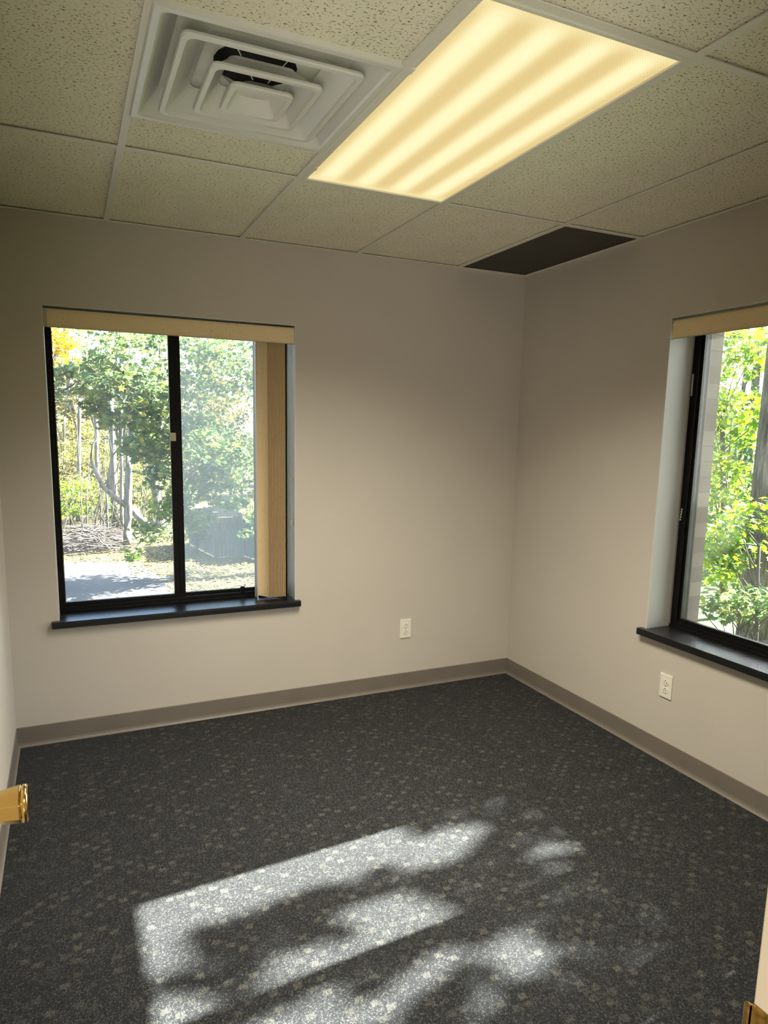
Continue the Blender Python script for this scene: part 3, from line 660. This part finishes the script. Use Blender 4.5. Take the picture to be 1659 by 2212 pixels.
LEAF = {
 'quad': ([(-.5, 0, 0), (0, -.32, .05), (.5, 0, 0), (0, .32, .05)], [(0, 1, 2, 3)]),
 'maple': ([(0, -.5, 0), (.22, -.22, .03), (.5, -.2, -.05), (.30, .05, .04), (.42, .38, -.04), (.12, .25, .05), (0, .55, -.06), (-.12, .25, .05), (-.42, .38, -.04), (-.30, .05, .04), (-.5, -.2, -.05), (-.22, -.22, .03)], [(0, 1, 2, 3, 4, 5, 6, 7, 8, 9, 10, 11)]),
}
def leaf_mesh(name, C, size, m, parent=None, kind='quad', tilt=0.9, flat=False, sizev=0.35):
    V, F = LEAF[kind]; V = np.array(V, float); n = len(C); k = len(V)
    az = rng.uniform(0, 2 * np.pi, n); ti = rng.normal(0, tilt, n) if not flat else rng.normal(0, 0.15, n); ta = rng.uniform(0, 2 * np.pi, n)
    s = size * rng.uniform(1 - sizev, 1 + sizev, n)
    # rotate about z by az, then tilt about a horizontal axis ta
    ca, sa = np.cos(az), np.sin(az)
    X = V[None, :, 0] * ca[:, None] - V[None, :, 1] * sa[:, None]; Y = V[None, :, 0] * sa[:, None] + V[None, :, 1] * ca[:, None]; Z = np.repeat(V[None, :, 2], n, 0)
    P = np.stack([X, Y, Z], -1) * s[:, None, None]
    ax = np.stack([np.cos(ta), np.sin(ta), 0 * ta], -1)[:, None, :]
    c, sn = np.cos(ti)[:, None, None], np.sin(ti)[:, None, None]
    P = P * c + np.cross(np.broadcast_to(ax, P.shape), P) * sn + ax * (P * ax).sum(-1, keepdims=True) * (1 - c)
    P = (P + np.asarray(C)[:, None, :]).reshape(-1, 3)
    me = bpy.data.meshes.new(name); nf = len(F[0])
    me.vertices.add(len(P)); me.vertices.foreach_set('co', P.astype(np.float32).ravel())
    me.loops.add(n * nf); me.loops.foreach_set('vertex_index', (np.arange(n)[:, None] * k + np.array(F[0])[None]).astype(np.int32).ravel())
    me.polygons.add(n); me.polygons.foreach_set('loop_start', (np.arange(n) * nf).astype(np.int32))
    me.update(calc_edges=True); me.validate()
    me.materials.append(m)
    o = bpy.data.objects.new(name, me); COL.objects.link(o)
    if parent: o.parent = parent
    return o
def blob(c, r, n, clumps, spread=0.28):
    """leaf positions gathered on twigs inside an ellipsoid"""
    d = rng.normal(size=(clumps, 3)); d /= np.linalg.norm(d, axis=1)[:, None]
    rad = rng.uniform(0.25, 1.0, clumps) ** 0.5
    K = np.array(c) + d * rad[:, None] * np.array(r)
    i = rng.integers(0, clumps, n)
    off = rng.normal(0, 1, (n, 3)) * spread * np.array([1, 1, 0.45])
    return K[i] + off, K
def trunk_path(a, b, k=6, wob=0.06):
    a, b = Vector(a), Vector(b); L = (b - a).length
    return [a.lerp(b, t / k) + Vector((RND.uniform(-1, 1), RND.uniform(-1, 1), 0)) * wob * L * 0.3 * (0 < t < k) for t in range(k + 1)]
def tree(name, label, cat, base, top, r0, r1, bark, blobs, leafmat, lsize, group=None, limbs=6, kind='quad', extra=None, limb_r=0.25, tilt=0.9, wob=0.012):
    t = empty(name, base); tag(t, label, cat, group)
    b = Vector(base); mb = MB(); path = trunk_path((0, 0, 0), Vector(top) - b, 6, wob)
    mb.tube(path, [r0 + (r1 - r0) * i / 6 for i in range(7)], 10)
    pts = []; K = []
    for c, r, n, cl, sp in blobs:
        P, k = blob(Vector(c) - b, r, n, cl, sp); pts.append(P); K.append(k)
    if K:
        K = np.concatenate(K)
        for i in rng.choice(len(K), min(limbs, len(K)), replace=False):
            s = path[RND.randint(2, 6)]; e = Vector(K[i])
            if (e - s).length > 2.6: continue
            mid = s.lerp(e, 0.5) + Vector((0, 0, 0.06 * (e - s).length))
            rr_ = max(r1 * limb_r * 2, 0.012)
            mb.tube([s, mid, e], [rr_, rr_ * 0.6, rr_ * 0.25], 5)
    if extra:
        for p, r in extra: mb.tube([Vector(q) - b for q in p], r, 7)
    mb.build('trunk', bark, t, smooth=True)
    if pts: leaf_mesh('foliage', np.concatenate(pts), lsize, leafmat, t, kind, tilt)
    return t
def A(u, v, y, dz=0): p = at_y(u, v, y); return (p.x, p.y, p.z + dz)
def G(u, v):
    d = ray(u, v); t = (GZ - CAM[2]) / d[2]; q = np.array(CAM) + d * t; return (q[0], q[1], GZ)

# --- woods behind the pavement
far = []
kinds = [('leaf_mix', 'yellow'), ('leaf_green', 'green'), ('leaf_mix', 'yellow'), ('leaf_dark', 'green')]
fx = [(-7.4, 30), (-3.9, 25.5), (-0.5, 26), (2.7, 25.5), (6.9, 26.8), (-5.8, 34), (-2.2, 30.6), (1.3, 31), (4.7, 31.5), (8.4, 32)]
flab = ['far tree hidden left of the window jamb', 'far autumn tree behind the bare trunks, left part of the left pane', 'far green tree straight behind the split grey trunk',
        'far autumn tree behind the leaning grey trunk', 'far green tree behind the fence', 'farthest tree at the left jamb behind the yellow crown', 'farthest autumn tree above the bare trunks of the left pane',
        'farthest tree between the split trunk and the leaning trunk', 'farthest autumn tree seen high in the hazy right pane', 'farthest tree hidden beyond the blind']
fk = ['leaf_mix', 'leaf_mix', 'leaf_green', 'leaf_mix', 'leaf_green', 'leaf_mix', 'leaf_mix', 'leaf_green', 'leaf_mix', 'leaf_green']
for i, (x, y) in enumerate(fx):
    h = RND.uniform(6.5, 8.5)
    tree('forest_tree', flab[i], 'tree', (x, y, GZ - 0.02), (x + RND.uniform(-.5, .5), y, GZ + h), 0.17, 0.08, M['bark_grey'],
         [((x, y, GZ + 1.6), (1.6, 1.2, 1.5), 2700, 120, 0.2), ((x, y, GZ + 4.2), (1.6, 1.3, 1.6), 2600, 120, 0.2), ((x + 0.2, y, GZ + 6.6), (1.3, 1.2, 1.2), 700, 40, 0.22)], M[fk[i]], 0.16, 'forest trees in the far rows', limbs=12)
# thin bare trunks standing in the woods
tl = [((168, 1120), (172, 860), 20, .07, 'bare grey trunk rising above the brush pile, leftmost in the left pane'), ((214, 1140), (205, 850), 21, .08, 'bare grey trunk second from the left in the left pane'),
      ((250, 1150), (240, 860), 18.5, .11, 'pale thick bare trunk just left of the split trunk'), ((263, 1150), (262, 880), 17.5, .055, 'slim bare trunk close against the split trunk'), ((135, 1130), (140, 900), 22, .05, 'thin bare trunk beside the left window frame')]
for (a, b_, y, r, lab) in tl:
    p = Vector(A(a[0], a[1], y)); p.z = GZ - 0.02; q = A(b_[0], b_[1], y)
    tree('bare_tree', lab, 'tree', tuple(p), q, r, r * 0.7, M['bark_grey'], [], None, 0, 'bare trunks at the wood edge',
         extra=[([q, (q[0] + 0.4, q[1], q[2] + 2.2)], [r * .7, r * .3]), ([tuple(Vector(p).lerp(Vector(q), .7)), (q[0] - 0.7, q[1], q[2] + 1.2)], [r * .4, r * .12])])
# split grey trunk
yb = G(275, 1183)[1]
def Y(u, v): return A(u, v, yb)
b0 = G(276, 1186)
tree('split_tree', 'pale grey split trunk with a low limb rising to the left', 'tree', (b0[0], yb, GZ - 0.02), Y(279, 985), 0.105, 0.085, M['bark_grey'], [], None, 0,
     extra=[([Y(272, 1092), Y(248, 1075), Y(222, 1050), Y(205, 1015), Y(196, 990)], [.075, .075, .06, .05, .03]), ([Y(233, 1058), Y(236, 1020), Y(243, 985), Y(236, 950)], [.05, .04, .035, .02]),
            ([Y(196, 990), Y(200, 960), Y(215, 940)], [.03, .02, .01]), ([Y(205, 1015), Y(185, 1000), Y(170, 1005)], [.025, .015, .008]), ([Y(222, 1050), Y(250, 1020), Y(262, 985)], [.02, .015, .01]),
            ([Y(243, 985), Y(262, 960), Y(275, 935)], [.02, .015, .01]), ([Y(279, 985), Y(283, 930), Y(278, 860), Y(280, 780)], [.082, .055, .035, .02]), ([Y(248, 1075), Y(250, 1048), Y(258, 1040)], [.02, .012, .008])])
b0 = A(232, 1155, yb + 1.2)
tree('sapling', 'thin straight grey sapling left of the split trunk', 'tree', (b0[0], b0[1], GZ - 0.02), A(230, 1055, yb + 1.2), 0.035, 0.03, M['bark_grey'], [], None, 0)
b0 = A(343, 1110, yb + 2.5)
tree('leaning_tree', 'pale grey broken trunk leaning left with a knot half way up', 'tree', (A(350, 1160, yb + 2.5)[0], b0[1], GZ - 0.02), A(325, 992, yb + 2.5), 0.14, 0.09, M['bark_grey'], [], None, 0,
     extra=[([A(338, 1068, yb + 2.5), A(343, 1058, yb + 2.45), A(341, 1050, yb + 2.5)], [.04, .09, .04])])
lg = MB().tube([A(288, 1105, yb + 1), A(300, 1118, yb + .8), A(325, 1138, yb + .5)], [.09, .09, .08], 8).build('fallen_trunk', M['bark_grey'], smooth=True); tag(lg, 'grey fallen trunk propped against the split trunk on its right side', 'log')
lg = MB().tube([(A(225, 1168, yb + .9)[0], yb + .9, GZ + .10), (A(272, 1166, yb + .5)[0], yb + .5, GZ + .08)], [.10, .09], 8).build('log', M['bark_grey'], smooth=True); tag(lg, 'grey log lying on the ground left of the split trunk', 'log')
# brush pile
br = MB()
for i in range(420):
    u = RND.triangular(130, 275, 200); c = Vector(A(u, 1170, yb + RND.uniform(-.6, 1.6))); c.z = GZ + RND.uniform(0.0, 0.36) * (1 - abs(u - 200) / 110)
    a = RND.gauss(0.1, 0.5); L = RND.uniform(.3, 1.3); e_ = Vector((math.cos(a), RND.uniform(-.4, .4), math.sin(a) * .6)) * L / 2
    m_ = c + Vector((0, 0, RND.uniform(-.04, .1)))
    if (c - e_).z < GZ: e_.z = 0
    r_ = RND.uniform(.005, .016); br.tube([c - e_, m_, c + e_], [r_, r_, r_ * .4], 4, False)
br = br.build('brush_pile', M['stick']); tag(br, 'heap of dead sticks and brush at the edge of the woods', 'brush', kind='stuff')
vn = MB()
for i in range(60):
    u = RND.uniform(120, 420); c = Vector(A(u, 1100, yb + RND.uniform(1, 4))); c.z = GZ
    top = c + Vector((RND.uniform(-.7, .7), RND.uniform(-.5, .5), RND.uniform(1.0, 3.6)))
    vn.tube([c, c.lerp(top, .5) + Vector((RND.uniform(-.2, .2), 0, .1)), top], [.014, .010, .003], 4, False)
vn = vn.build('thicket', M['stick']); tag(vn, 'tangle of bare upright twigs behind the brush pile', 'twigs', kind='stuff')
# undergrowth shrubs
sh = [((150, 1080), 17.6, .85, 'leaf_lime', 'bright green bush above the brush pile at the left edge'), ((185, 1062), 19.4, .85, 'leaf_mix', 'yellow green bush behind the sapling'), ((222, 1100), 18.4, .5, 'leaf_green', 'low green bush behind the brush pile'),
      ((305, 1050), 20.2, 1.0, 'leaf_mix', 'yellowing bush between split trunk and leaning trunk'), ((365, 1075), 18.6, 1.0, 'leaf_green', 'green bush right of the leaning trunk'), ((290, 1120), 18.4, .5, 'leaf_green', 'low bush behind the fallen trunk'),
      ((415, 1130), 15.6, .6, 'leaf_green', 'green bush behind the left end of the fence'), ((135, 1000), 21.4, 1.0, 'leaf_mix', 'yellow bush beside the left window frame'), ((246, 1010), 22.0, 1.15, 'leaf_mix', 'pale autumn bush behind the forked limb'), ((175, 950), 23.4, 1.0, 'leaf_mix', 'pale autumn bush left of the bare trunks'),
      ((425, 1150), 13.1, .42, 'leaf_green', 'small green bush against the left end of the fence'), ((335, 985), 22.6, 1.0, 'leaf_mix', 'pale autumn bush above the leaning trunk'), ((540, 1150), 14.0, .5, 'leaf_green', 'green bush in front of the fence beside the white vane')]
for (uv, y, r, lm, lab) in sh:
    c = A(uv[0], uv[1], y)
    tree('shrub', lab, 'bush', (c[0], y, GZ - 0.02), (c[0], y, c[2] - .1), 0.03, 0.015, M['bark_dark'], [((c[0], y, c[2]), (r, r * .8, r * .75), int(1500 * r * r), int(60 * r * r) + 8, 0.18)], M[lm], 0.10, 'undergrowth bushes', limbs=14)
# yellow tree
c = A(128, 735, 22)
tree('yellow_tree', 'bright golden yellow tree crown at the upper left corner of the window', 'tree', (c[0] - .6, 22, GZ - .02), (c[0] - .3, 22, c[2]), .16, .06, M['bark_grey'], [((c[0] - .35, 22, c[2] + .1), (1.0, 1.0, 1.2), 3000, 70, .2), ((c[0] + .15, 22.2, c[2] - .7), (.5, .5, .4), 500, 14, .15)], M['leaf_yellow'], .12)
# near broadleaf trees, overhanging the pavement
c1 = A(230, 790, 9.5); c2 = A(320, 850, 10)
tree('maple_tree', 'broad green maple branches hanging across the top of the left pane', 'tree', (-6.6, 9.0, GZ - .02), (-5.9, 9.2, 3.4), .2, .11, M['bark_dark'],
     [((c1[0] + .05, 9.5, c1[2] - .02), (.62, .8, .48), 900, 46, .14), ((c2[0], 10, c2[2] + .05), (.62, .8, .55), 850, 40, .16), (A(190, 860, 9.8), (.4, .5, .22), 230, 12, .12), ((-4.6, 9.3, 3.4), (1.0, .9, .8), 700, 36, .2), (A(290, 720, 10), (.8, .6, .3), 420, 20, .16), (A(310, 900, 10), (.36, .5, .22), 300, 16, .11), (A(235, 900, 9.9), (.3, .4, .2), 190, 10, .1), (A(300, 965, 10.1), (.38, .4, .22), 300, 16, .1), (A(340, 1030, 10.2), (.22, .3, .2), 160, 9, .08), (A(150, 820, 9.7), (.3, .4, .3), 230, 12, .12)],
     M['leaf_dark'], .115, limbs=8, kind='maple', extra=[([(-5.9, 9.2, 3.0), (-4.2, 9.4, 2.6), A(125, 850, 9.6), A(190, 812, 9.6), A(270, 800, 9.8)], [.07, .05, .024, .015, .006])], limb_r=.1, tilt=.8)
cR = A(470, 930, 10.2)
tree('maple_tree', 'leafy green maple filling the hazy right pane, lowest branch reaching over the pavement', 'tree', (2.6, 10.4, GZ - .02), (2.2, 10.4, 3.6), .2, .10, M['bark_dark'],
     [(A(480, 800, 10.3), (.95, .8, .6), 1500, 60, .2), (A(450, 960, 10.3), (.75, .8, .55), 1500, 60, .17), (A(520, 1010, 10.5), (.8, .8, .6), 1400, 56, .18), (A(350, 1000, 10.6), (.45, .5, .35), 480, 22, .13),
      (A(385, 880, 10.6), (.55, .5, .5), 620, 28, .16), (A(372, 1095, 10.2), (.42, .5, .28), 520, 24, .12), (A(330, 1150, 9.8), (.30, .4, .16), 260, 14, .09), (A(283, 1200, 9.4), (.17, .3, .08), 90, 7, .06), (A(420, 1060, 10.4), (.5, .5, .3), 520, 24, .14),
      (A(545, 1130, 10.8), (.3, .4, .35), 260, 12, .12), (A(430, 745, 10.4), (.7, .6, .35), 480, 22, .17), (A(335, 950, 10.4), (.35, .4, .3), 380, 18, .1), (A(430, 1120, 10.2), (.32, .4, .2), 300, 16, .09), (A(500, 1085, 10.3), (.4, .4, .15), 280, 14, .09), ((2.6, 10.5, 3.2), (1.3, 1.2, 1.0), 900, 40, .25)],
     M['leaf_green'], .095, limbs=16, kind='maple', extra=[([(2.3, 10.4, .9), A(540, 1040, 10.3), A(450, 1060, 10.2), A(380, 1110, 10.0), A(310, 1165, 9.6), A(268, 1205, 9.3)], [.05, .035, .02, .014, .008, .004])], limb_r=.1, tilt=.8)
# fence
fy = G(490, 1203)[1]
fn = empty('board_fence', (A(440, 1180, fy)[0], fy + .6, GZ)); tag(fn, 'weathered grey board fence with a lower gate seen through the right pane', 'fence')
fb = Vector(fn.location)
def boards(name, u0, u1, y0, y1, zt0, zt1, n):
    mb = MB()
    for i in range(n):
        t0, t1 = i / n, (i + .93) / n
        x0 = A(u0, 1150, y0)[0]; x1 = A(u1, 1150, y1)[0]
        pa = Vector((x0 + (x1 - x0) * t0, y0 + (y1 - y0) * t0, 0)) - fb; pb = Vector((x0 + (x1 - x0) * t1, y0 + (y1 - y0) * t1, 0)) - fb
        zt = zt0 + (zt1 - zt0) * t0 - GZ + RND.uniform(-.015, .015); th = Vector((0, .02, 0))
        v = [mb.bm.verts.new(Vector((p.x, p.y + q, z))) for p in (pa, pb) for q in (0, .02) for z in (0, zt)]
        for f in ((0, 1, 3, 2), (4, 6, 7, 5), (0, 4, 5, 1), (2, 3, 7, 6), (0, 2, 6, 4), (1, 5, 7, 3)): mb.bm.faces.new([v[k] for k in f])
    return mb.build(name, M['board'], fn)
z = lambda u, v, y: A(u, v, y)[2]
boards('fence_panel', 408, 466, fy + 2.2, fy + .05, z(410, 1100, fy + 2.2), z(460, 1092, fy), 12)
boards('gate', 466, 517, fy, fy, z(490, 1117, fy), z(490, 1117, fy), 6)
boards('fence_panel', 466, 517, fy + 1.6, fy + 1.6, z(490, 1070, fy + 1.6), z(490, 1070, fy + 1.6), 7)
boards('fence_panel', 523, 575, fy + .1, fy - .9, z(525, 1112, fy), z(570, 1112, fy - .9), 8)
for u in (465.5, 520):
    x = A(u, 1150, fy)[0]; MB().box(x - .05 - fb.x, x + .05 - fb.x, fy - .06 - fb.y, fy + .04 - fb.y, 0, z(u, 1106, fy) - GZ).build('post', M['board'], fn)
x0 = A(466, 1150, fy)[0] - fb.x; x1 = A(517, 1150, fy)[0] - fb.x
MB().box(x0, x1, -.64, -.60, z(490, 1117, fy) - GZ - .09, z(490, 1117, fy) - GZ).build('rail', M['board'], fn)
MB().box(x0 + .25, x1, -.64, -.60, .10, .17).build('rail', M['board'], fn)
# fallen leaves
n = 22000; P = []
while len(P) < n:
    x, y = rng.uniform(-6, 5), rng.uniform(4.5, 16)
    on_asp = pk and (x < 0.6 and y < 12.6 and (x < -1.4 + (0 if y > 10 else (10 - y) * .02) or y < 10.8 and x < -.9))
    if on_asp and rng.uniform() > 0.035: continue
    P.append((x, y, GZ + .008 + rng.uniform(0, .02)))
fl_ = leaf_mesh('fallen_leaves', np.array(P), .07, M['leaf_fallen'], None, 'quad', flat=True); tag(fl_, 'yellow and tan fallen leaves scattered over ground and pavement', 'leaves', kind='stuff')

# --- seen through the right window
tk = (5.68, 2.33, GZ - .02)
# leaves of this tree's high limb that break up the sunlight; the open gaps follow the light patches on the carpet
BR = [[(-2.4, -1.4), (-2.12, -1.29), (-1.82, -1.22), (-1.58, -1.25), (-1.42, -1.32), (-1.49, -1.44), (-1.67, -1.49), (-1.85, -1.49), (-2.0, -1.51), (-2.16, -1.51), (-2.27, -1.55), (-2.39, -1.52)],
 [(-2.39, -1.52), (-2.24, -1.56), (-2.23, -1.66), (-2.35, -1.7), (-2.4, -1.68)], [(-1.48, -1.46), (-1.37, -1.38), (-1.23, -1.36), (-1.1, -1.38), (-1.07, -1.46), (-1.16, -1.51), (-1.35, -1.56), (-1.46, -1.53)],
 [(-1.01, -1.61), (-0.93, -1.6), (-0.83, -1.63), (-0.81, -1.68), (-0.92, -1.68), (-1.03, -1.67)], [(-1.76, -1.61), (-1.65, -1.6), (-1.53, -1.63), (-1.48, -1.72), (-1.46, -1.8), (-1.63, -1.82), (-1.75, -1.81), (-1.76, -1.7)],
 [(-2.03, -1.78), (-1.95, -1.73), (-1.83, -1.74), (-1.77, -1.79), (-1.81, -1.84), (-1.93, -1.85), (-2.04, -1.85)], [(-1.45, -1.96), (-1.39, -1.92), (-1.31, -1.9), (-1.26, -1.95), (-1.24, -2.03), (-1.35, -2.07), (-1.44, -2.04)],
 [(-1.57, -2.09), (-1.48, -2.05), (-1.46, -2.08), (-1.51, -2.14), (-1.57, -2.14)], [(-1.81, -1.97), (-1.64, -1.91), (-1.47, -1.89), (-1.4, -1.88), (-1.5, -1.96), (-1.67, -2.01), (-1.79, -2.07), (-1.92, -2.06), (-1.96, -2.0)],
 [(-2.21, -1.94), (-2.03, -1.92), (-1.93, -1.92), (-1.85, -1.93), (-1.99, -2.02), (-2.09, -2.02)], [(-2.4, -1.84), (-2.4, -1.75), (-2.25, -1.78), (-2.2, -1.83), (-2.29, -1.89)]]
def inside(px, py, poly):
    c = np.zeros(px.shape, bool); n = len(poly)
    for i in range(n):
        x1, y1 = poly[i]; x2, y2 = poly[(i + 1) % n]
        k = ((y1 > py) != (y2 > py)) & (px < (x2 - x1) * (py - y1) / (y2 - y1 + 1e-12) + x1)
        c ^= k
    return c
n = 15000
fxs = rng.uniform(-2.9, 0.3, n); fys = rng.uniform(-2.9, -0.9, n); hh = rng.uniform(3.9, 5.6, n)
br_ = np.zeros(n, bool)
for poly in BR:
    pc = np.mean(poly, 0); poly = [tuple(pc + (np.array(q) - pc) * 1.14) for q in poly]
    br_ |= inside(fxs, fys, poly)
lft = (fxs < -2.25) & (fys < -1.2); keep = (~br_ & ~((fxs < -2.36) & (fys > -1.9) & (fys < -1.3))) | (rng.uniform(size=n) < 0.003)
keep &= rng.uniform(size=n) < np.where((fxs > -2.5) & (fxs < -0.7), 0.62, 0.45)
k_ = SUN_TRAVEL / -SUN_TRAVEL.z
CL = np.stack([fxs - k_.x * hh, fys - k_.y * hh, hh], -1)[keep]
big = tree('oak_tree', 'large tree with thick furrowed grey trunk close outside the right window', 'tree', tk, (5.68, 2.33, 7.0), .29, .24, M['bark_big'],
     [((6.2, 3.0, 8.0), (2.4, 2.4, 1.3), 900, 60, .3)], M['leaf_green'], .10, limbs=8, kind='maple', wob=0.0,
     extra=[([(5.68, 2.33, 4.3), (6.4, .8, 5.0), (6.0, -.7, 5.1), (5.3, -1.08, 5.05), (4.4, -1.12, 5.0)], [.12, .09, .06, .04, .015]), ([(5.68, 2.33, GZ), (5.55, 2.2, GZ + .5)], [.42, .30])])
ov = leaf_mesh('leafy_limb', CL - np.array(tk), .075, M['leaf_green'], big, 'maple', tilt=.9)
# yellow-green maples in front of and behind it
def B(u, v, x): p = at_x(u, v, x); return (p.x, p.y, p.z)
tree('young_maple', 'sunlit yellow green maple between the brick edge and the thick trunk', 'tree', (*B(1560, 1400, 7.5)[:2], GZ - .02), B(1560, 900, 7.5), .07, .035, M['bark_dark'],
     [(B(1560, 760, 8), (.8, 1.0, .55), 900, 40, .2), (B(1580, 900, 7.6), (.7, .9, .55), 950, 44, .18), (B(1555, 1050, 7.2), (.6, .9, .55), 950, 44, .18), (B(1560, 1190, 7.0), (.6, .8, .5), 900, 40, .16), (B(1500, 950, 8.2), (.6, .6, 1.2), 700, 36, .2)],
     M['leaf_lime'], .11, limbs=30, kind='maple', limb_r=.14)
tree('young_maple', 'yellow leafed maple low in front of the thick trunk', 'tree', (*B(1640, 1420, 4.6)[:2], GZ - .02), B(1640, 1180, 4.6), .03, .015, M['bark_dark'],
     [(B(1640, 1120, 4.5), (.22, .3, .22), 170, 14, .09), (B(1600, 1200, 4.7), (.28, .3, .2), 220, 16, .09), (B(1560, 1150, 5.2), (.3, .35, .25), 240, 16, .1)], M['leaf_lime'], .085, limbs=12, kind='maple')
tree('low_shrub', 'green low shrub at the foot of the thick trunk', 'bush', (*B(1590, 1400, 4.4)[:2], GZ - .02), B(1600, 1330, 4.4), .02, .012, M['bark_dark'],
     [(B(1625, 1300, 4.4), (.32, .4, .16), 420, 24, .08), (B(1570, 1318, 4.6), (.28, .35, .10), 260, 16, .07)], M['leaf_green'], .075, limbs=12, kind='maple')
for i, (x, y, lab, lm) in enumerate(((11.5, 7.2, 'green tree farther off above the young maple', 'leaf_green'), (13, 12.4, 'lime tree farther off beside the brick edge', 'leaf_lime'), (16.2, 8.6, 'yellow green tree farther off behind the thick trunk', 'leaf_lime'), (20.5, 14.5, 'tall tree farthest off through the right window', 'leaf_green'))):
    tree('yard_tree', lab, 'tree', (x, y, GZ - .02), (x, y, GZ + 5.5), .15, .07, M['bark_grey'], [((x, y, .6), (1.7, 1.8, 1.5), 2000, 80, .25), ((x, y, 3.4), (1.8, 1.8, 1.6), 1600, 60, .25)], M[lm], .15, 'trees beyond the lawn', limbs=12)
hs_ = empty('distant_house', (31, 22, GZ)); tag(hs_, 'distant house whose pinkish red roof shows beside the thick trunk', 'house')
MB().box(-4, 4, -3, 3, 0, 4.2).build('house_wall', M['far_wall'], hs_)
MB().prism([(-3.6, 4.2), (0, 6.4), (3.6, 4.2)], 'x', -4.4, 4.4).build('house_roof', M['far_roof'], hs_)
